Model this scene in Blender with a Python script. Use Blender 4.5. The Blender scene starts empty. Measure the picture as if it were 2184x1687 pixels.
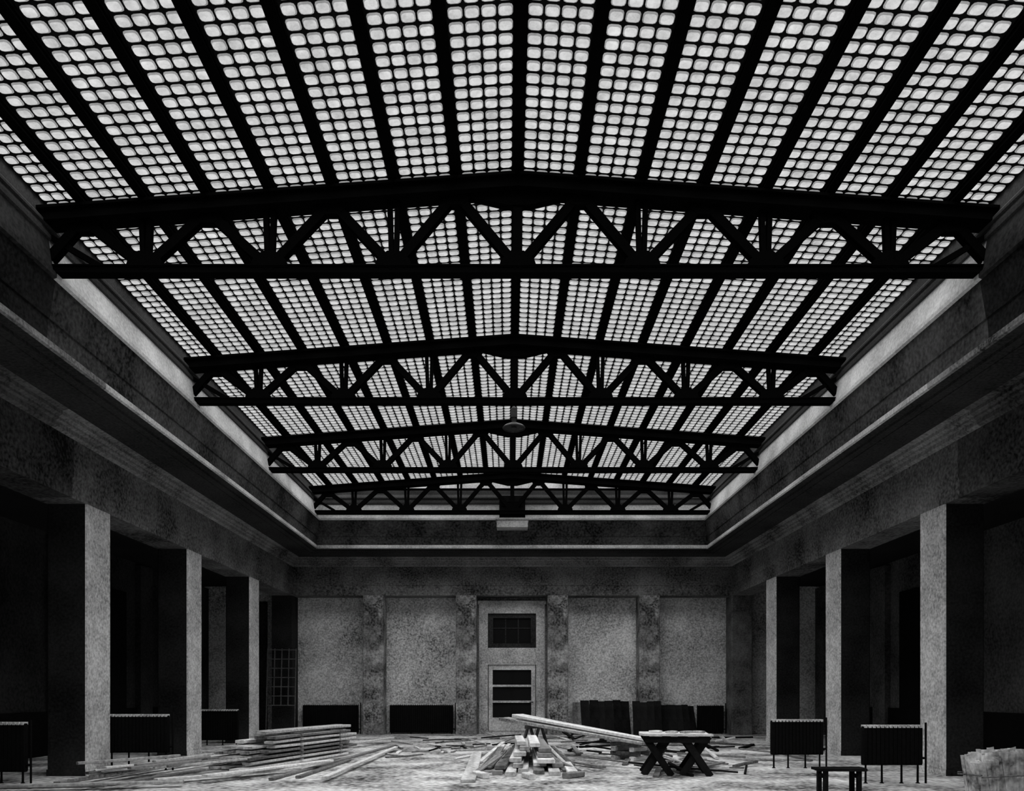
import bpy, math, random
from mathutils import Vector, Matrix
random.seed(11)
sc = bpy.context.scene
try:
    sc.view_settings.view_transform = 'Standard'
    sc.view_settings.look = 'None'
except Exception:
    pass
COL = sc.collection
E = 1.6

# ---------------------------------------------------------------- materials
def mat(name, base, a=0.3, b=0.3, s1=0.8, s2=30.0, rough=0.9, metal=0.0, stretch=(1,1,1), rnd=0.0, spec=.1, brick=0.0):
    m = bpy.data.materials.new(name); m.use_nodes = True
    nt = m.node_tree; N = nt.nodes; L = nt.links
    bs = N['Principled BSDF']
    tc = N.new('ShaderNodeTexCoord'); mp = N.new('ShaderNodeMapping')
    mp.inputs['Scale'].default_value = stretch
    L.new(tc.outputs['Object'], mp.inputs['Vector'])
    def noise(s, d, src):
        n = N.new('ShaderNodeTexNoise'); n.inputs['Scale'].default_value = s
        n.inputs['Detail'].default_value = d
        L.new(src, n.inputs['Vector']); return n
    n1 = noise(s1, 7, mp.outputs['Vector']); n2 = noise(s2, 3, tc.outputs['Object'])
    def ma(op, x, y):
        k = N.new('ShaderNodeMath'); k.operation = op
        for i, v in enumerate((x, y)):
            if isinstance(v, (int, float)): k.inputs[i].default_value = v
            else: L.new(v, k.inputs[i])
        return k.outputs[0]
    v1 = ma('MULTIPLY', ma('SUBTRACT', n1.outputs['Fac'], 0.5), a*4)
    v2 = ma('MULTIPLY', ma('SUBTRACT', n2.outputs['Fac'], 0.5), b*4)
    v = ma('ADD', ma('ADD', v1, v2), 1.0)
    if brick:   # patches where the rendering has fallen off
        n3 = noise(1.4, 6, tc.outputs['Object'])
        patch = N.new('ShaderNodeMapRange'); patch.inputs['From Min'].default_value=.47; patch.inputs['From Max'].default_value=.56
        L.new(n3.outputs['Fac'], patch.inputs['Value'])
        v = ma('MULTIPLY', v, ma('SUBTRACT', 1.0, ma('MULTIPLY', patch.outputs[0], brick)))
    if rnd:
        oi = N.new('ShaderNodeObjectInfo')
        v = ma('ADD', v, ma('MULTIPLY', ma('SUBTRACT', oi.outputs['Random'], 0.5), rnd*2))
    v = ma('MAXIMUM', v, 0.10)
    v = ma('MINIMUM', ma('MULTIPLY', v, base), 0.95)
    cb = N.new('ShaderNodeCombineColor')
    for i in range(3): L.new(v, cb.inputs[i])
    L.new(cb.outputs[0], bs.inputs['Base Color'])
    bs.inputs['Roughness'].default_value = rough
    bs.inputs['Metallic'].default_value = metal
    bs.inputs['Specular IOR Level'].default_value = spec
    return m

def glass_mat(name, em, tr):
    m = bpy.data.materials.new(name); m.use_nodes = True
    nt = m.node_tree; N = nt.nodes; L = nt.links
    N.remove(N['Principled BSDF'])
    out = N['Material Output']
    tc = N.new('ShaderNodeTexCoord')
    n = N.new('ShaderNodeTexNoise'); n.inputs['Scale'].default_value = 3.5; n.inputs['Detail'].default_value = 8; n.inputs['Roughness'].default_value=.75
    L.new(tc.outputs['Object'], n.inputs['Vector'])
    r = N.new('ShaderNodeMapRange'); r.inputs['From Min'].default_value = .3; r.inputs['From Max'].default_value = .7
    r.inputs['To Min'].default_value = em*0.4; r.inputs['To Max'].default_value = em*1.6
    L.new(n.outputs['Fac'], r.inputs['Value'])
    e = N.new('ShaderNodeEmission'); e.inputs['Color'].default_value = (1,1,1,1)
    L.new(r.outputs[0], e.inputs['Strength'])
    t = N.new('ShaderNodeBsdfTransparent'); t.inputs['Color'].default_value = (.9,.9,.9,1)
    mx = N.new('ShaderNodeMixShader'); mx.inputs[0].default_value = 1-tr
    L.new(t.outputs[0], mx.inputs[1]); L.new(e.outputs[0], mx.inputs[2])
    L.new(mx.outputs[0], out.inputs['Surface'])
    return m

M_glass = glass_mat('glass_block_lens', 0.66, 0.45)  # sky light through the blocks put in as emission
M_glassb = glass_mat('glass_bevel_shade', 0.22, 0.25)  # dimmer emission shades the bevels for a rounded look
M_mortar = mat('skylight_mortar', 0.014, .2, .2, spec=0)
M_steel = mat('dark_steel', 0.003, .2, .2, spec=0)
M_purlin = mat('dark_purlin', 0.003, .2, .2, spec=0)
M_beam = mat('beam_plaster', 0.11, .9, .8, 0.7, 16)
M_beam2 = mat('beam_near_shade', 0.05, .9, .8, 0.7, 16)  # darkening towards the frame edge, put into the near beam's colour
M_mould = mat('moulding_plaster', 0.18, .8, .6, 0.8, 18)
M_mould2 = mat('moulding_near_shade', 0.09, .8, .6, 0.8, 18)  # near moulding darkened by colour, as edge fall-off
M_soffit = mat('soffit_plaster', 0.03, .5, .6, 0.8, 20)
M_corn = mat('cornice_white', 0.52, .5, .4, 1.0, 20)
M_corn2 = mat('cornice_near_shade', 0.24, .8, .5, 1.0, 20)  # dim copy of the cornice colour; edge fall-off painted in
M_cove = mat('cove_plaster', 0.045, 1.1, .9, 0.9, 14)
M_cove2 = mat('cove_near_shade', 0.016, .9, .7, 0.8, 18)  # near cove: edge shade carried by the colour
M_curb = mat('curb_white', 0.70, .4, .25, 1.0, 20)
M_curb2 = mat('curb_near_shade', 0.035, .8, .5, 0.8, 16)  # painted edge darkening for the nearest stretch of curb
M_frame = mat('curb_dark_frame', 0.05, .4, .4)
M_wall = mat('back_wall_plaster', 0.58, .55, .65, 0.7, 17)
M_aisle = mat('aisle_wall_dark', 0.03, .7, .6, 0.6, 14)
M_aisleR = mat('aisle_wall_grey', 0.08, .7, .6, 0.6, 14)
M_black = mat('black_paint', 0.008, .3, .3, spec=0)
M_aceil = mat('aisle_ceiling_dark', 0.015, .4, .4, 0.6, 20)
M_floor = mat('floor_rubble', 0.38, 1.1, .9, .9, 9)
M_pil = mat('pillar_lit_face', 0.52, .5, .5, 1.2, 20)  # hall-side face: skylight falling on it is put into the pale colour
M_pild = mat('pillar_shade_dark', 0.022, .7, .5, 0.9, 20)  # hall pillar flank shade put into the colour; also on one corner pillar
M_pilb = mat('pillar_rough_stone', 0.28, 1.0, .8, 1.8, 16, brick=.5)
M_wood = mat('raw_lumber', 0.56, .4, .35, 1.5, 16, stretch=(.25,3,3), rnd=.5)
M_wood2 = mat('grey_weathered_lumber', 0.18, .4, .4, 1.5, 16, stretch=(.25,3,3), rnd=.5)
M_dwood = mat('dark_boards', 0.012, .4, .3, 1.5, 18, stretch=(2,2,.3), rnd=.4, spec=0)
M_iron = mat('cast_iron', 0.008, .3, .3, spec=0)
M_irontop = mat('iron_top_lit', 0.6, .5, .5, 4, 30)  # light caught on the radiator tops, put in as pale colour
M_grille = mat('grille_grey', 0.11, .4, .4, 2, 20)
M_door = mat('door_paint', 0.48, .5, .5, 1.2, 18)
M_ledge = mat('ledge_grey', 0.34, .5, .4, 1.2, 18)
M_pane = mat('dark_pane', 0.008, .2, .2, rough=.4)
M_lamp = mat('lamp_metal', 0.04, .3, .3, rough=.5)

# ---------------------------------------------------------------- mesh helper
class MB:
    def __init__(s): s.v=[]; s.f=[]; s.m=[]
    def poly(s, pts, mi=0):
        b=len(s.v); s.v += [tuple(p) for p in pts]; s.f.append(tuple(range(b,b+len(pts)))); s.m.append(mi)
    def prism(s, bottom, top, mi=0):
        n=len(bottom); b=len(s.v); s.v += [tuple(p) for p in bottom]+[tuple(p) for p in top]
        s.f.append(tuple(range(b+n-1,b-1,-1))); s.m.append(mi)
        s.f.append(tuple(range(b+n,b+2*n))); s.m.append(mi)
        for i in range(n):
            j=(i+1)%n; s.f.append((b+i,b+j,b+n+j,b+n+i)); s.m.append(mi)
    def box(s, lo, hi, mi=0):
        x0,y0,z0=lo; x1,y1,z1=hi
        s.prism([(x0,y0,z0),(x1,y0,z0),(x1,y1,z0),(x0,y1,z0)],[(x0,y0,z1),(x1,y0,z1),(x1,y1,z1),(x0,y1,z1)],mi)
    def beam(s, p, q, w, d, side=Vector((0,1,0)), mi=0):
        p=Vector(p); q=Vector(q); t=(q-p).normalized(); side=(side-side.dot(t)*t).normalized(); n=t.cross(side)
        c=[(-1,-1),(1,-1),(1,1),(-1,1)]
        s.prism([p+n*(a*w/2)+side*(b*d/2) for a,b in c],[q+n*(a*w/2)+side*(b*d/2) for a,b in c],mi)
    def cyl(s, p, q, r0, r1=None, n=14, mi=0):
        r1 = r0 if r1 is None else r1
        p=Vector(p); q=Vector(q); t=(q-p).normalized()
        a=Vector((1,0,0)) if abs(t.x)<.9 else Vector((0,1,0))
        u=t.cross(a).normalized(); w=t.cross(u)
        cs=[(math.cos(2*math.pi*i/n),math.sin(2*math.pi*i/n)) for i in range(n)]
        s.prism([p+(u*c+w*k)*r0 for c,k in cs],[q+(u*c+w*k)*r1 for c,k in cs],mi)
    def mesh(s, name, mats):
        me=bpy.data.meshes.new(name); me.from_pydata(s.v,[],s.f)
        for m in mats: me.materials.append(m)
        me.polygons.foreach_set('material_index', s.m); me.update()
        return me
def addobj(name, me, loc=(0,0,0), rot=(0,0,0), parent=None, label=None, cat=None, group=None, kind=None):
    o=bpy.data.objects.new(name, me); o.location=loc; o.rotation_euler=rot
    COL.objects.link(o)
    if parent: o.parent=parent
    if label: o['label']=label
    if cat: o['category']=cat
    if group: o['group']=group
    if kind: o['kind']=kind
    return o
def struct(name, mb, mats, label=None):
    return addobj(name, mb.mesh(name,mats), label=label, kind='structure', cat=name.split('_')[0])
def clone(root, loc, rot=None, label=None):
    r=root.copy(); COL.objects.link(r); r.location=loc
    if rot is not None: r.rotation_euler=rot
    if label: r['label']=label
    for c in list(root.children):
        k=c.copy(); COL.objects.link(k); k.parent=r
    return r

# ---------------------------------------------------------------- room shell
BX=8.14; Y0=-0.4; Y1=28.65; OX=11.7; YB=29.45; YF=-4.0
mb=MB(); mb.box((-OX-.3,YF-.3,-.3),(OX+.3,YB+.3,0)); struct('floor',mb,[M_floor],'dusty concrete floor strewn with sawdust and scraps')
mb=MB(); mb.box((-OX-.3,YB,0),(OX+.3,YB+.3,5.9)); struct('wall_back',mb,[M_wall],'pale blotchy plastered end wall')
mb=MB(); mb.box((-OX-.3,YF-.3,0),(OX+.3,YF,5.9)); struct('wall_front',mb,[M_aisle])
for s,nm in((-1,'wall_left'),(1,'wall_right')):
    mb=MB(); x0,x1=sorted((s*OX,s*(OX+.3)))
    mb.box((x0,YF,0),(x1,YB,5.9))
    for k in range(7):
        y=15.1+(k-3)*4.63
        a,b=sorted((s*OX,s*(OX-.18))); mb.box((a,y-.4,0),(b,y+.4,5.5),0)
        a,b=sorted((s*OX,s*(OX-.05)))
        if k%2==0: mb.box((a,y+1.0,0),(b,y+3.6,4.6),1)
    a,b=sorted((s*OX,s*(OX-.08))); mb.box((a,YF,0),(b,YB,1.1),1)
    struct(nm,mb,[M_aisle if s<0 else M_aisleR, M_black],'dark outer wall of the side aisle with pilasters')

def ring(mb, prof, split=None):
    R=[]
    for o,h in prof:
        z=h+E
        R.append([(-BX+o,Y0+o,z),(BX-o,Y0+o,z),(BX-o,Y1-o,z),(-BX+o,Y1-o,z)])
    for a,b in zip(R,R[1:]):
        for i in range(4):
            j=(i+1)%4
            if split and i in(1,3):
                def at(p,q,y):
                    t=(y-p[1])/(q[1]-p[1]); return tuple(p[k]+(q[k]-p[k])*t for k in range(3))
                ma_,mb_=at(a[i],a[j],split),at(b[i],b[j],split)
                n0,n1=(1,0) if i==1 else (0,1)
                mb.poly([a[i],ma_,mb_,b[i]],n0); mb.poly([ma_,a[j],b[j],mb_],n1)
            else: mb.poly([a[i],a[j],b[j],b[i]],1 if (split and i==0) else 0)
mb=MB()
R0=[(-OX-.1,YF-.1),(OX+.1,YF-.1),(OX+.1,YB+.1),(-OX-.1,YB+.1)]
o=-.75; R1=[(-BX+o,Y0+o),(BX-o,Y0+o),(BX-o,Y1-o),(-BX+o,Y1-o)]
for i in range(4):
    j=(i+1)%4
    mb.prism([(*R0[i],5.6),(*R0[j],5.6),(*R1[j],5.6),(*R1[i],5.6)],[(*R0[i],5.8),(*R0[j],5.8),(*R1[j],5.8),(*R1[i],5.8)])
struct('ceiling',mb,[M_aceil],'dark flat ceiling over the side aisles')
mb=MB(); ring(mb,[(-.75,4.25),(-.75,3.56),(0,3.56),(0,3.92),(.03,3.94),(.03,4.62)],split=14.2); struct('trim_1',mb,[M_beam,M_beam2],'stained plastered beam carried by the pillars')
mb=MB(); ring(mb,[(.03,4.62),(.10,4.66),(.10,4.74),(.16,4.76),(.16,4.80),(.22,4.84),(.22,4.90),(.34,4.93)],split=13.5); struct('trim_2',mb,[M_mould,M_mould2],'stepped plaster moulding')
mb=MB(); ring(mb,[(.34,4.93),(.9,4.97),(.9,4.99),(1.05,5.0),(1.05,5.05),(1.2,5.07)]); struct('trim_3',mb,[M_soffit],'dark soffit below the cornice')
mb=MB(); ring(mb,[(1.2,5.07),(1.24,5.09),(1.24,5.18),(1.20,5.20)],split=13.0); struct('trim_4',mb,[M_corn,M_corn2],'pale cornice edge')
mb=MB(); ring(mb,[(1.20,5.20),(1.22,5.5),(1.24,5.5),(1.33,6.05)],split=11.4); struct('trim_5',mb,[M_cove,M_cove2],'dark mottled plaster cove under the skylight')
mb=MB(); ring(mb,[(1.33,6.05),(1.38,6.07),(1.38,6.14),(1.33,6.17),(1.26,6.62)],split=11.35); struct('trim_6',mb,[M_curb,M_curb2],'white skylight curb, edge shade painted on the near end')
mb=MB(); ring(mb,[(1.26,6.62),(1.29,6.64),(1.29,6.70),(1.24,6.72),(1.22,6.82),(1.25,6.84),(1.25,6.88),(1.14,7.0),(1.14,7.23)]); struct('trim_7',mb,[M_frame],'dark metal skylight frame')

# ---------------------------------------------------------------- glass roof
PP=.912; XE=7.0; GH=7.72; SL=.072; RP=5.12/26
def gz(x): return GH+E-SL*abs(x)
def cell(mb, x0,x1,y0,y1):
    gx=.0115; gy=.018; r=.042
    a0,a1,b0,b1=x0+gx,x1-gx,y0+gy,y1-gy
    def rr(a0,a1,b0,b1,r,dz):
        pts=[]
        for cx,cy,st in((a0+r,b0+r,180),(a1-r,b0+r,270),(a1-r,b1-r,0),(a0+r,b1-r,90)):
            for k in range(3):
                t=math.radians(st+45*k); x=cx+r*math.cos(t); pts.append((x,cy+r*math.sin(t),gz(x)-dz))
        return pts
    P=rr(a0,a1,b0,b1,r,0); Q=rr(a0+.012,a1-.012,b0+.012,b1-.030,r-.006,.020)
    O=[(x0,y0,gz(x0)),(x1,y0,gz(x1)),(x1,y1,gz(x1)),(x0,y1,gz(x0))]
    b=len(mb.v); mb.v += O+P+Q
    F=mb.f; Mi=mb.m
    for c in range(4):
        d=(c+1)%4; p=b+4+3*c
        F.append((b+c,p,p+1,p+2)); Mi.append(0)
        F.append((b+c,p+2,b+4+3*d,b+d)); Mi.append(0)
    for i in range(12):
        j=(i+1)%12; F.append((b+4+i,b+4+j,b+16+j,b+16+i)); Mi.append(2)
    F.append(tuple(range(b+16,b+28))); Mi.append(1)
def baymesh(rows):
    mb=MB(); L=rows*RP
    for s in(-1,1):
        for p in range(8):
            xa=p*PP; xb=min((p+1)*PP,XE); n=4 if p<7 else 3
            g0=.075; g1=.075 if p<7 else .02
            for u,v in((xa,xa+g0),(xb-g1,xb)):
                mb.poly([(s*u,0,gz(u)),(s*v,0,gz(v)),(s*v,L,gz(v)),(s*u,L,gz(u))],0)
            w=(xb-g1-xa-g0)/n
            for i in range(n):
                u=xa+g0+i*w; v=u+w
                if s<0: u,v=-v,-u
                for r in range(rows): cell(mb,u,v,r*RP,(r+1)*RP)
    return mb.mesh('glass_block_roof',[M_mortar,M_glass,M_glassb])
me=baymesh(26); YS=1.16
for k in range(5):
    addobj('window_%d'%(k+1), me, (0,YS+5.12*k,0), kind='structure', cat='window', label='luminous glass-block skylight bay with dark mortar grid')
addobj('window_6', baymesh(4), (0,YS+25.6,0), kind='structure', cat='window', label='short end bay of the glass-block skylight')
mb=MB(); yg=27.51
mb.prism([(-7,yg,8.75),(7,yg,8.75),(7,yg,gz(7)+.05),(0,yg,gz(0)+.05),(-7,yg,gz(7)+.05)],[(-7,yg+.1,8.75),(7,yg+.1,8.75),(7,yg+.1,gz(7)+.05),(0,yg+.1,gz(0)+.05),(-7,yg+.1,gz(7)+.05)])
struct('trim_8',mb,[M_curb],'white gable end of the skylight')
mb=MB(); yg=.74
mb.prism([(-7,yg,8.6),(7,yg,8.6),(7,yg,gz(7)+.05),(0,yg,gz(0)+.05),(-7,yg,gz(7)+.05)],[(-7,yg+.44,8.6),(7,yg+.44,8.6),(7,yg+.44,gz(7)+.05),(0,yg+.44,gz(0)+.05),(-7,yg+.44,gz(7)+.05)])
struct('trim_9',mb,[M_frame])

# purlins
for k in range(-7,8):
    x=k*PP; mb=MB(); w=.14 if k else .17
    zt=-.004
    mb.box((-w/2,0,-.05),(w/2,26.33,zt)); mb.box((-w/2+.02,0,-.11),(w/2-.02,26.33,-.05))
    mb.box((-w/2,0,-.12),(w/2,26.33,-.11))
    addobj('roof_purlin', mb.mesh('roof_purlin',[M_purlin]), (x,YS,gz(x)), label='dark steel bar running lengthwise under the glass blocks', cat='roof beam', group='lengthwise skylight bars')

# ---------------------------------------------------------------- trusses
CT=7.57; CS=.072
def ct(x): return CT+E-CS*abs(x)
HB0=6.13+E; HB1=6.26+E
root=bpy.data.objects.new('roof_truss',None); COL.objects.link(root); root.location=(0,11.4,0)
root['label']='riveted dark steel roof truss with gabled top chord and zigzag webbing'; root['category']='roof truss'; root['group']='skylight roof trusses'
mb=MB(); XT=7.1; h=.22
for s in(-1,1):
    def q(z0,z1,d):
        mb.prism([(0,-d,ct(0)-z1),(s*XT,-d,ct(XT)-z1),(s*XT,d,ct(XT)-z1),(0,d,ct(0)-z1)],[(0,-d,ct(0)-z0),(s*XT,-d,ct(XT)-z0),(s*XT,d,ct(XT)-z0),(0,d,ct(0)-z0)])
    q(0,.04,.17); q(.04,h-.03,.12); q(h-.03,h,.17)
addobj('top_chord',mb.mesh('top_chord',[M_steel]),parent=root)
mb=MB(); mb.box((-7.2,-.09,HB0),(7.2,.09,HB0+.03)); mb.box((-7.2,-.06,HB0+.03),(7.2,.06,HB1))
mb.box((-7.2,-.08,HB1-.02),(7.2,.08,HB1))
addobj('bottom_chord',mb.mesh('bottom_chord',[M_steel]),parent=root)
BN=[0,1.824,3.648,5.472]; TN=[.912,2.736,4.56,6.384]
pairs=[]
for s in(-1,1):
    for i in range(4):
        pairs.append((s*BN[i],s*TN[i]))
        if i<3: pairs.append((s*BN[i+1],s*TN[i]))
    pairs.append((s*7.0,s*TN[3]))
for bx,tx in pairs:
    mb=MB(); p=(bx,0,HB1-.03); qv=(tx,0,ct(tx)-h+.03)
    mb.beam(p,qv,.15,.03)
    mb.beam((bx,-.05,HB1-.03),(tx,-.05,ct(tx)-h+.03),.13,.03); mb.beam((bx,.05,HB1-.03),(tx,.05,ct(tx)-h+.03),.13,.03)
    addobj('diagonal_brace',mb.mesh('diagonal_brace',[M_steel]),parent=root)
for s in(-1,1):
    for i,bx in enumerate(BN):
        if s>0 and i==0: continue
        x=s*bx; mb=MB(); zt=ct(x)-h+.02; g=.035 if i==0 else .06
        mb.beam((x-.03,0,HB1-.02),(x-g,0,zt),.07,.10); mb.beam((x+.03,0,HB1-.02),(x+g,0,zt),.07,.10)
        addobj('vertical_post',mb.mesh('vertical_post',[M_steel]),parent=root)
def plate(cx, pts, nm='gusset_plate'):
    mb=MB(); mb.prism([(cx+a,-.07,z) for a,z in pts],[(cx+a,.07,z) for a,z in pts])
    for a,z in pts[:2]:
        mb.cyl((cx+a*.6,-.065,z+.05),(cx+a*.6,-.078,z+.05),.015,n=8)
    addobj(nm,mb.mesh(nm,[M_steel]),parent=root)
for s in(-1,1):
    for i,bx in enumerate(BN):
        if s>0 and i==0: continue
        plate(s*bx,[(-.28,HB1-.04),(.28,HB1-.04),(.24,HB1+.08),(.09,HB1+.2),(-.09,HB1+.2),(-.24,HB1+.08)])
    for tx in TN:
        z=ct(tx)-h+.04; plate(s*tx,[(-.2,z-.12),(-.1,z-.19),(.1,z-.19),(.2,z-.12),(.26,z),(-.26,z)])
z=ct(0)-h+.04
plate(0,[(-.16,z-.26),(.16,z-.26),(.85,z-.10),(.85,z),(-.85,z),(-.85,z-.10)],'ridge_plate')
for s in(-1,1):   # crossing end tie running from lower chord up into the wall under the top chord
    mb=MB(); mb.beam((s*6.15,0,HB1),(s*7.1,0,ct(7.1)-h-.02),.08,.08)
    addobj('end_tie',mb.mesh('end_tie',[M_steel]),parent=root)
for k in(1,2,3): clone(root,(0,11.4+5.12*k,0))

# ---------------------------------------------------------------- pillars
def pillar_mesh(w,d,hh,mt,two=False):
    mb=MB(); c=.025
    def oc(w,d,z): 
        a,b=w/2,d/2; return [(-a+c,-b,z),(a-c,-b,z),(a,-b+c,z),(a,b-c,z),(a-c,b,z),(-a+c,b,z),(-a,b-c,z),(-a,-b+c,z)]
    mb.prism(oc(w,d,.12),oc(w,d,hh)); mb.prism(oc(w+.03,d+.03,0),oc(w+.03,d+.03,.12))
    me=mb.mesh('pillar',mt)
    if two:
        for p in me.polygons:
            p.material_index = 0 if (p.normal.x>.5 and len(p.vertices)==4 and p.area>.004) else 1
    return me
PH=3.56+E
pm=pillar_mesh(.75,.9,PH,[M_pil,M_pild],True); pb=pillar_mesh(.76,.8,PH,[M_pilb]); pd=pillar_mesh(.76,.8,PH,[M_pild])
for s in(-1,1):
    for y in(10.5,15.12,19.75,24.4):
        addobj('pillar',pm,(s*(BX+.375),y,0),(0,0,0 if s<0 else math.pi),label='tall square pillar with hall-side face and flanks coloured as lit and shaded',cat='pillar',group='hall pillars')
for x in(-5.15,-1.7,1.7,5.1):
    addobj('pillar',pb,(x,29.05,0),label='rough stained square pillar against the end wall',cat='pillar',group='end wall pillars')
addobj('pillar',pd,(-8.52,29.05,0),label='dark square corner pillar behind a leaning grille',cat='pillar',group='end wall pillars')
addobj('pillar',pillar_mesh(.76,.8,PH,[mat('corner_pillar_grey',.12,.8,.5,1.6,18)]),(8.52,29.05,0),label='grey square corner pillar at the end wall',cat='pillar',group='end wall pillars')

# ---------------------------------------------------------------- door
DZ=29.45
mb=MB()
fx0,fx1=-1.24,1.24; y0,y1=DZ-.30,DZ
mb.box((fx0,y0,0),(fx0+.33,y1,4.95)); mb.box((fx1-.33,y0,0),(fx1,y1,4.95)); mb.box((fx0+.33,y0,4.55),(fx1-.33,y1,4.95))
mb.box((fx0-.05,y0-.05,4.90),(fx1+.05,y1,5.02)); mb.box((fx0+.33,y0+.03,2.62),(fx1-.33,y1,3.25)); mb.box((fx0+.33,y0+.1,0),(fx1-.33,y1,.12))
door=struct('door_1',mb,[M_door],'pale painted door surround with tall transom and glazed leaf')
mb=MB(); a,b=-.91,.91
mb.box((a,y0+.08,3.25),(a+.2,y1,4.55)); mb.box((b-.2,y0+.08,3.25),(b,y1,4.55)); mb.box((a+.2,y0+.08,4.38),(b-.2,y1,4.55)); mb.box((a+.2,y0+.08,3.25),(b-.2,y1,3.42))
mb.box((a+.2,y0+.16,3.42),(b-.2,y1,4.38),1)
for x in(-.24,.24): mb.box((x-.02,y0+.13,3.42),(x+.02,y0+.165,4.38),0)
mb.box((a+.2,y0+.13,3.98),(b-.2,y0+.165,4.02),0)
addobj('transom_window',mb.mesh('transom_window',[M_soffit,M_pane]),parent=door,label='dark square transom light with faint glazing bars')
mb=MB(); a,b=-.88,.88
mb.box((a,y0+.08,.12),(a+.15,y1,2.62)); mb.box((b-.15,y0+.08,.12),(b,y1,2.62))
mb.box((a+.15,y0+.08,.12),(b-.15,y1,.62))
for z in(1.18,1.78,2.42): mb.box((a+.15,y0+.08,z),(b-.15,y1,z+(.08 if z<2.4 else .2)))
mb.box((a+.15,y0+.15,.62),(b-.15,y1,2.42),1)
for z0,z1 in((.62,1.18),(1.26,1.78),(1.86,2.42)): mb.box((-.012,y0+.11,z0),(.012,y0+.16,z1),1)
leaf=addobj('door_leaf',mb.mesh('door_leaf',[M_corn,M_pane]),parent=door,label='door leaf with three rows of dark panes')
mb=MB(); mb.cyl((.78,y0+.08,1.2),(.78,y0+.02,1.2),.02); mb.cyl((.78,y0+.02,1.2),(.66,y0+.02,1.2),.014)
addobj('handle',mb.mesh('handle',[M_iron]),parent=leaf)

for n,(xa,xb,h2) in enumerate(((-10.75,-9.3,5.0),(9.95,10.75,3.6))):
    mb=MB(); mb.box((xa,DZ-.06,0),(xb,DZ,h2)); 
    for u in(xa,xb-.08): mb.box((u,DZ-.1,0),(u+.08,DZ-.06,h2))
    mb.box((xa,DZ-.1,h2-.08),(xb,DZ-.06,h2)); mb.box((xa+.2,DZ-.08,.3),(xb-.2,DZ-.06,1.4)); mb.box((xa+.2,DZ-.08,1.6),(xb-.2,DZ-.06,h2-.3))
    struct('door_%d'%(n+2),mb,[M_aisle],'dark panelled door in the aisle end wall')

# ---------------------------------------------------------------- lattice grille
mb=MB(); W=1.05;H=3.2
for i in range(5): mb.beam((-W/2+W*i/4,0,0 if i in(0,4) else 1.1),(-W/2+W*i/4,0,H),.035,.03)
for i in range(7): mb.beam((-W/2,0,1.1+(H-1.15)*i/6),(W/2,0,1.1+(H-1.15)*i/6),.035,.025)
addobj('metal_grille',mb.mesh('metal_grille',[M_grille]),(-8.5,28.36,0),(-.07,0,0),label='tall dim window-like metal grille leaning on the corner pillar',cat='grille')

# ---------------------------------------------------------------- radiators
def radiator(W,H,leg,loc,rz,label,group='cast-iron radiators'):
    r=bpy.data.objects.new('radiator',None); COL.objects.link(r); r.location=loc; r.rotation_euler=(0,0,rz)
    r['label']=label; r['category']='radiator'; r['group']=group
    n=max(8,int(W/.07)); p=W/n; mb=MB()
    for i in range(n):
        x=-W/2+p*(i+.5); w=p*.42; d=.06
        pr=[(-d,leg+.03),(-d*.7,leg),(d*.7,leg),(d,leg+.03),(d,H-.04),(d*.6,H-.005),(-d*.6,H-.005),(-d,H-.04)]
        mb.prism([(x-w,y,z) for y,z in pr],[(x+w,y,z) for y,z in pr])
    mb.box((-W/2,-.03,leg+.08),(W/2,.03,H-.08))
    addobj('radiator_body',mb.mesh('radiator_body',[M_iron]),parent=r)
    mb=MB()
    for i in range(n):
        x=-W/2+p*(i+.5); mb.box((x-p*.30,-.075,H-.03),(x+p*.30,.075,H+.02))
    addobj('radiator_top',mb.mesh('radiator_top',[M_irontop]),parent=r,label='pale top edge with caught light in its colour')
    for x in(-W/2+.06,-W/6,W/6,W/2-.06):
        mb=MB(); mb.cyl((x,0,0),(x,0,leg+.1),.020,.016,n=8); mb.cyl((x,0,0),(x,0,.015),.04,.03,n=8)
        addobj('leg',mb.mesh('leg',[M_iron]),parent=r)
    mb=MB(); x=W/2+.0
    mb.cyl((x,0,leg+.12),(x+.08,0,leg+.12),.02,n=10); mb.cyl((x+.08,0,0),(x+.08,0,H+.06),.018,n=10)
    addobj('pipe',mb.mesh('pipe',[M_iron]),parent=r)
    return r
LB='dark ribbed cast-iron radiator on thin legs between pillars'
radiator(1.22,1.12,.36,(-7.66,15.75,0),0,LB)
radiator(1.3,1.05,.2,(-9.2,13.5,0),0,LB)
radiator(1.4,1.05,.15,(-8.9,23.1,0),math.pi,LB)
radiator(1.03,1.0,.32,(6.55,13.5,0),0,LB)
radiator(1.08,1.0,.28,(5.90,16.2,0),0,'dark cast-iron radiator standing near the crossed-leg table')
LN='low dark radiator set against the end wall between pillars'
radiator(2.4,1.12,.06,(-3.42,29.25,0),0,LN,'end wall radiators')
radiator(2.1,1.12,.06,(-6.85,29.25,0),0,LN,'end wall radiators')
radiator(1.0,1.1,.06,(7.5,29.25,0),0,LN,'end wall radiators')

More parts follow.
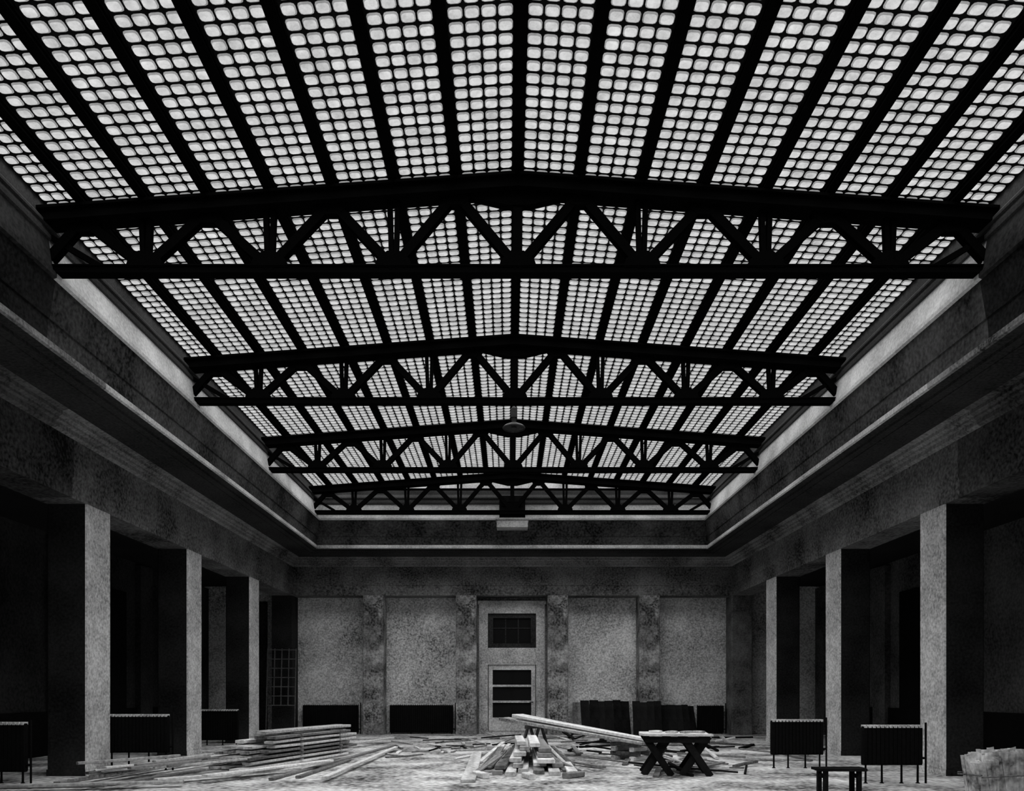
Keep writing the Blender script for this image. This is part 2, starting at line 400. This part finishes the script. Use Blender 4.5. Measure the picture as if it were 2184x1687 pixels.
# ---------------------------------------------------------------- lumber
def plank(p,q,w,t,label,group,m=None,roll=0.0,name='plank',cat='plank'):
    p=Vector(p); q=Vector(q); d=q-p; L=d.length; n=6; mb=MB(); c=min(w,t)*.15
    sag=random.uniform(-.4,.4)*min(t,.03); tw=random.uniform(-.01,.01)
    secs=[]
    for i in range(n+1):
        u=i/n; x=-L/2+L*u; oz=sag*math.sin(math.pi*u); oy=tw*math.sin(math.pi*u)
        a,b=w/2,t/2
        secs.append([(x,y+oy,z+oz) for y,z in((-a+c,-b),(a-c,-b),(a,-b+c),(a,b-c),(a-c,b),(-a+c,b),(-a,b-c),(-a,-b+c))])
    for s_ in secs: mb.v+=s_
    for i in range(n):
        for k in range(8):
            l=(k+1)%8; mb.f.append((i*8+k,i*8+l,(i+1)*8+l,(i+1)*8+k)); mb.m.append(0)
    mb.f.append(tuple(range(7,-1,-1))); mb.m.append(0); mb.f.append(tuple(n*8+k for k in range(8))); mb.m.append(0)
    o=addobj(name,mb.mesh(name,[m or M_wood]),(p+q)/2,label=label,cat=cat,group=group)
    xa=d.normalized(); ya=Vector((0,0,1)).cross(xa).normalized(); za=xa.cross(ya)
    o.rotation_euler=(Matrix((xa,ya,za)).transposed()@Matrix.Rotation(roll,3,'X')).to_euler()
    return o
R=random.uniform
A=Vector((-5.75,15.9,0)); B=Vector((-4.55,20.0,0)); D=(B-A).normalized(); Nn=Vector((D.y,-D.x,0))
for lay in range(8):
    z=.045+lay*.095
    for k in range(4):
        if lay>5 and k in(0,): continue
        sh=R(-.6,.3)+ (.17*lay if lay>2 else 0); off=(k-1.5)*.26
        if lay==7 and k!=2 and k!=1: continue
        j=R(-.012,.012)
        plank(A+D*sh+Nn*(off+j)+Vector((0,0,z)),B+D*(R(-.4,.4))+Nn*(off-j)+Vector((0,0,z)),.22,R(.05,.068),'sawn plank in a raised lumber stack','stacked planks',M_wood if R(0,1)<.72 else M_wood2)
    if lay<7:
        for u in(1.7,3.5):
            c=A+D*u; plank(c-Nn*.55+Vector((0,0,z+.0475)),c+Nn*.55+Vector((0,0,z+.0475)),.05,.024,'short spacer batten between stacked planks','spacer battens',M_wood2,name='wooden_batten',cat='batten')
fl=[((-7.9,13.3),(-6.9,18.6)),((-7.6,13.2),(-6.7,17.9)),((-7.3,13.3),(-6.45,17.0)),((-6.9,13.1),(-6.3,15.6)),((-6.2,13.3),(-4.3,15.4)),
    ((-5.4,13.4),(-3.9,16.4)),((-4.4,13.9),(-3.5,22.6)),((-3.37,13.6),(-3.2,21.1)),
    ((-6.7,18.2),(-5.6,22.6)),((-9.5,12.6),(-6.9,13.0)),((-7.9,12.4),(-5.6,13.0)),((-4.8,21.0),(-3.8,24.5)),((-4.0,14.2),(-3.8,17.8))]
for i,(a,b) in enumerate(fl):
    z=.03+(i%3)*.055
    plank((a[0],a[1],z),(b[0],b[1],z),R(.10,.18),.045,'long thin loose board lying on the floor beside the stack','loose floor boards',M_wood if i%3 else M_wood2)
for i in range(9):
    a=R(-7.6,-6.3); y=R(13.0,14.0); L=R(1.3,2.2); t=R(.8,1.3)
    z=.20+.02*i
    plank((a,y,z),(a+L*math.cos(t),y+L*math.sin(t),z+R(-.03,.03)),R(.06,.12),R(.03,.05),'short offcut board tossed on other boards','tossed offcuts',random.choice((M_wood,M_wood2)))
ct_=[((-.35,14.8),(.0,21.0),.043,.2),((-.1,14.6),(.2,22.0),.043,.2),((.15,15.2),(.42,22.5),.043,.2),((.45,14.9),(.64,22.0),.043,.22),((.75,14.7),(.88,21.0),.043,.22),((1.1,14.8),(1.12,20.0),.043,.2),
     ((-.3,15.0),(.12,21.2),.13,.22),((.05,15.3),(.36,22.2),.13,.2),((.5,15.6),(.62,22.0),.13,.26),((.85,15.4),(.9,21.0),.13,.22),
     ((.0,15.6),(.25,21.4),.217,.24),((.62,15.3),(.62,22.0),.217,.34),((.6,15.7),(.6,21.5),.304,.3),((.1,16.0),(.2,21.0),.304,.26),((.2,16.4),(.25,19.4),.391,.2),((.62,15.9),(.62,19.4),.391,.26),((.42,16.2),(.45,19.3),.478,.22),((.15,16.8),(.12,19.2),.478,.2)]
for i,(a,b,z,w) in enumerate(ct_):
    plank((a[0],a[1],z),(b[0],b[1],z),w,.075,'heavy timber in a pile with sawn ends showing','timber pile',M_wood if i%3 else M_wood2)
plank((-.85,13.6,.03),(-.95,20.0,.03),.26,.045,'wide flat board lying on the floor beside the timber pile','loose floor boards')
for i in range(18):
    s=-1 if i%2 else 1
    xb=.28+s*R(.7,1.1); y=R(14.6,17.6); dy=R(.8,1.9)
    plank((xb,y,.03),(.28+s*R(.35,.6),y+dy,R(.2,.42)),R(.06,.14),R(.025,.045),'thin splintered board thrown against the timber pile','thrown boards',random.choice((M_wood,M_wood2,M_wood2)))
bl=[(-.55,14.2,2.0,.5),(.9,14.2,.8,.5),(.3,14.0,1.9,.4)]
for i,(a,y,t,L) in enumerate(bl):
    plank((a,y,.055),(a+L*math.cos(t),y+L*math.sin(t),.055),R(.10,.15),.10,'squared beam end beside the timber pile','beam ends',M_wood2 if i%2 else M_wood)
for i in range(6):
    o_=(i%3-1)*.26; l=(i//3)*.085
    plank((-.05+R(-.3,.3),20.6+o_+R(-.1,.1),.88+l),(3.25+R(-.4,.3),17.8+o_+R(-.1,.1),.42+l),.21,.075,'heavy long plank in a slanted stack propped above the floor','propped planks')
def sawhorse(loc,rz,H,L,label):
    r=bpy.data.objects.new('sawhorse',None); COL.objects.link(r); r.location=loc; r.rotation_euler=(0,0,rz)
    r['label']=label; r['category']='sawhorse'
    mb=MB(); mb.beam((-L/2,0,H-.05),(L/2,0,H-.05),.09,.10); addobj('top_rail',mb.mesh('top_rail',[M_wood2]),parent=r)
    for x in(-L/2+.12,L/2-.12):
        for s in(-1,1):
            mb=MB(); mb.beam((x,s*.3,0),(x,s*.04,H-.06),.05,.07,Vector((1,0,0))); addobj('leg',mb.mesh('leg',[M_wood2]),parent=r)
sawhorse((.55,20.1,0),.85,.74,.7,'wooden sawhorse holding up the slanted planks')
# low crib of blocks under the other end
for lay in range(4):
    for k in(-1,1):
        z=.055+lay*.105; c=Vector((2.75,18.2,z)); u=Vector((math.cos(.85),math.sin(.85),0)); v=Vector((-u.y,u.x,0))
        if lay%2: u,v=v,u
        plank(c+v*(k*.25)-u*.38,c+v*(k*.25)+u*.38,.12,.10,'short block in a crib under the slanted planks','crib blocks',M_wood2 if lay%2 else M_wood,name='timber_block',cat='wood block')
# X-leg work table
T=bpy.data.objects.new('work_table',None); COL.objects.link(T); T.location=(3.1,15.0,0); T.rotation_euler=(0,0,-.12)
T['label']='makeshift work table with plank top on crossed wooden legs'; T['category']='table'
mb=MB()
for i in range(4):
    y=-.36+i*.24; e=R(-.06,.06); mb.box((-.66+e,y-.115,.75+R(0,.015)),(.64+e,y+.11,.80))
addobj('table_top',mb.mesh('table_top',[M_wood]),parent=T,label='pale plank top')
for x in(-.36,.36):
    for yy in(-.28,.28):
        for s in(-1,1):
            mb=MB(); mb.beam((x-s*.26,yy+.06*s,0),(x+s*.24,yy+.06*s,.75),.13,.05); addobj('leg',mb.mesh('leg',[M_dwood]),parent=T)
mb=MB(); mb.beam((-.60,-.38,.69),(.60,-.38,.69),.11,.05); addobj('apron',mb.mesh('apron',[M_dwood]),parent=T)
mb=MB(); mb.beam((-.36,-.28,.36),(-.36,.28,.36),.07,.05,Vector((1,0,0))); mb.beam((.36,-.28,.36),(.36,.28,.36),.07,.05,Vector((1,0,0))); addobj('stretcher',mb.mesh('stretcher',[M_dwood]),parent=T)
for i in range(4):
    a=2.65+.27*i; plank((a,15.0+R(-.2,.2),.82),(a+R(.15,.22),15.0+R(-.2,.2),.825),.1,.035,'small wood offcut lying on the work table','offcuts on table')
for i in range(110):
    a=R(1.4,7.2) if i%4 else R(-1.6,1.0); y=R(14.2,26.5); t=R(0,3.14); L=R(.4,2.2); w=R(.04,.12)
    if 5.2<a<7.4 and (13<y<17.2): continue
    if a<1.5 and y<20: continue
    z=.02+R(0,.03)
    plank((a,y,z),(a+L*math.cos(t),y+L*math.sin(t),z+R(0,.14)),w,R(.025,.06),'thin scrap of wood scattered on the floor','scattered wood scraps',random.choice((M_wood,M_wood2,M_dwood,M_wood2,M_dwood)),name='wood_scrap',cat='wood scrap')
for i in range(30):
    a=R(-3.1,-1.2); y=R(18,27); t=R(0,3.14); L=R(.3,1.3)
    plank((a,y,.02),(a+L*math.cos(t),y+L*math.sin(t),.04),R(.04,.1),.03,'thin scrap of wood scattered on the floor','scattered wood scraps',random.choice((M_wood,M_wood2,M_dwood)),name='wood_scrap',cat='wood scrap')
x=2.3
while x<6.7:
    if 5.35<x<5.62: x=5.62
    onp = 4.35<x<5.6
    yb,yt=(28.25,28.56) if onp else (28.75,29.36)
    w=R(.22,.34); hh=R(1.18,1.28) if x<5.6 else R(.98,1.1)
    plank((x+w/2,yb-R(0,.08),.02),(x+w/2+R(-.015,.015),yt-.02,hh),w,.04,'dark board leaning upright against the end wall','leaning dark boards',M_dwood if R(0,1)<.92 else M_wood2,name='leaning_board',cat='board')
    x+=w*.97

# low dark bench
Bn=bpy.data.objects.new('bench',None); COL.objects.link(Bn); Bn.location=(4.87,11.7,0)
Bn['label']='low dark wooden bench with thin slab top'; Bn['category']='bench'
mb=MB(); mb.box((-.38,-.18,.41),(.34,-.005,.45)); mb.box((-.36,.005,.41),(.38,.18,.45)); addobj('bench_top',mb.mesh('bench_top',[M_dwood]),parent=Bn)
for x in(-.26,.24):
    mb=MB(); mb.box((x-.03,-.15,0),(x+.03,-.09,.41)); mb.box((x-.03,.09,0),(x+.03,.15,.41)); mb.box((x-.02,-.09,.3),(x+.02,.09,.36)); addobj('leg',mb.mesh('leg',[M_dwood]),parent=Bn)
# bundle of pale laths
Cr=bpy.data.objects.new('lath_bundle',None); COL.objects.link(Cr); Cr.location=(7.42,12.0,0); Cr.rotation_euler=(0,0,.08)
Cr['label']='pale rough leaning bundle of short laths tied together'; Cr['category']='wood bundle'
mb=MB()
for row in range(5):
    i=-.34
    while i<.34:
        w=R(.05,.11); y=-.2+row*.1+R(-.02,.02); tp=.66+.06*math.sin(i*5+row)-.25*max(0,-i)+R(-.03,.03); ln=.10+R(-.03,.03)
        mb.prism([(i,y-.04,0),(i+w,y-.03,0),(i+w,y+.03,0),(i,y+.03,0)],[(i-ln,y-.03,tp),(i+w-ln+.01,y-.05,tp+R(-.03,.03)),(i+w-ln,y+.03,tp),(i-ln,y+.03,tp)])
        i+=w*.98
addobj('laths',mb.mesh('laths',[mat('bundle_pale',.55,.9,.5,2.5,14)]),parent=Cr)
mb=MB()
pts=[(-.43,-.28),(.36,-.28),(.36,.27),(-.43,.27)]
for (a,b),(c,d) in zip(pts,pts[1:]+pts[:1]): mb.cyl((a,b,.3),(c,d,.33),.012,n=8)
addobj('tie_cord',mb.mesh('tie_cord',[M_mould]),parent=Cr)

# ---------------------------------------------------------------- pendant lamp
P=bpy.data.objects.new('pendant_lamp',None); COL.objects.link(P); P.location=(0,19.0,7.9)
P['label']='dark industrial pendant lamp hanging from the ridge bar'; P['category']='lamp'
mb=MB(); mb.cyl((0,0,.55),(0,0,gz(0)-.12-7.9),.02); addobj('rod',mb.mesh('rod',[M_lamp]),parent=P)
mb=MB(); mb.box((-.08,-.08,.42),(.08,.08,.64)); mb.cyl((0,0,.3),(0,0,.42),.05,.07); mb.cyl((0,0,.64),(0,0,.70),.07,.03); addobj('housing',mb.mesh('housing',[M_lamp]),parent=P)
mb=MB()
pr=[(.08,.30),(.14,.27),(.23,.23),(.28,.18),(.27,.15),(.25,.18),(.2,.21),(.1,.25)]
n=20
for i in range(n):
    t0=2*math.pi*i/n; t1=2*math.pi*(i+1)/n
    for (r0,z0),(r1,z1) in zip(pr,pr[1:]):
        mb.poly([(r0*math.cos(t0),r0*math.sin(t0),z0),(r0*math.cos(t1),r0*math.sin(t1),z0),(r1*math.cos(t1),r1*math.sin(t1),z1),(r1*math.cos(t0),r1*math.sin(t0),z1)])
mb.cyl((0,0,.16),(0,0,.26),.07,.05)
addobj('lamp_shade',mb.mesh('lamp_shade',[M_lamp]),parent=P)
V=bpy.data.objects.new('ventilation_box',None); COL.objects.link(V); V.location=(0,27.2,7.3)
V['label']='dark box with pale ledge mounted above the end cornice'; V['category']='ventilation box'
mb=MB(); mb.box((-.45,-.35,.33),(.45,.15,1.1)); 
for i in range(4): mb.box((-.38,-.37,.43+i*.15),(.38,-.35,.51+i*.15))
addobj('housing',mb.mesh('housing',[M_iron]),parent=V)
mb=MB(); mb.box((-.54,-.4,.0),(.54,.22,.26)); mb.box((-.58,-.44,.26),(.58,.22,.32)); addobj('ledge',mb.mesh('ledge',[M_ledge]),parent=V,label='pale ledge')

# ---------------------------------------------------------------- light
w=bpy.data.worlds.new('overcast'); sc.world=w; w.use_nodes=True
nt=w.node_tree; bg=nt.nodes['Background']
bg.inputs['Color'].default_value=(.8,.8,.8,1); bg.inputs['Strength'].default_value=.75
sl=bpy.data.lights.new('daylight','SUN'); sl.energy=24; sl.angle=math.radians(110)
so=bpy.data.objects.new('daylight',sl); so.location=(0,14,20); so.rotation_euler=(math.radians(4),0,0); COL.objects.link(so)

# ---------------------------------------------------------------- camera
cam=bpy.data.cameras.new('camera'); co=bpy.data.objects.new('camera',cam); COL.objects.link(co)
cam.sensor_fit='HORIZONTAL'; cam.sensor_width=36; cam.lens=36*1650/2184
cam.shift_x=8/2184; cam.shift_y=631.5/2184; cam.clip_end=200
co.location=(-.14,0,E); co.rotation_euler=(math.pi/2,0,0)
sc.camera=co
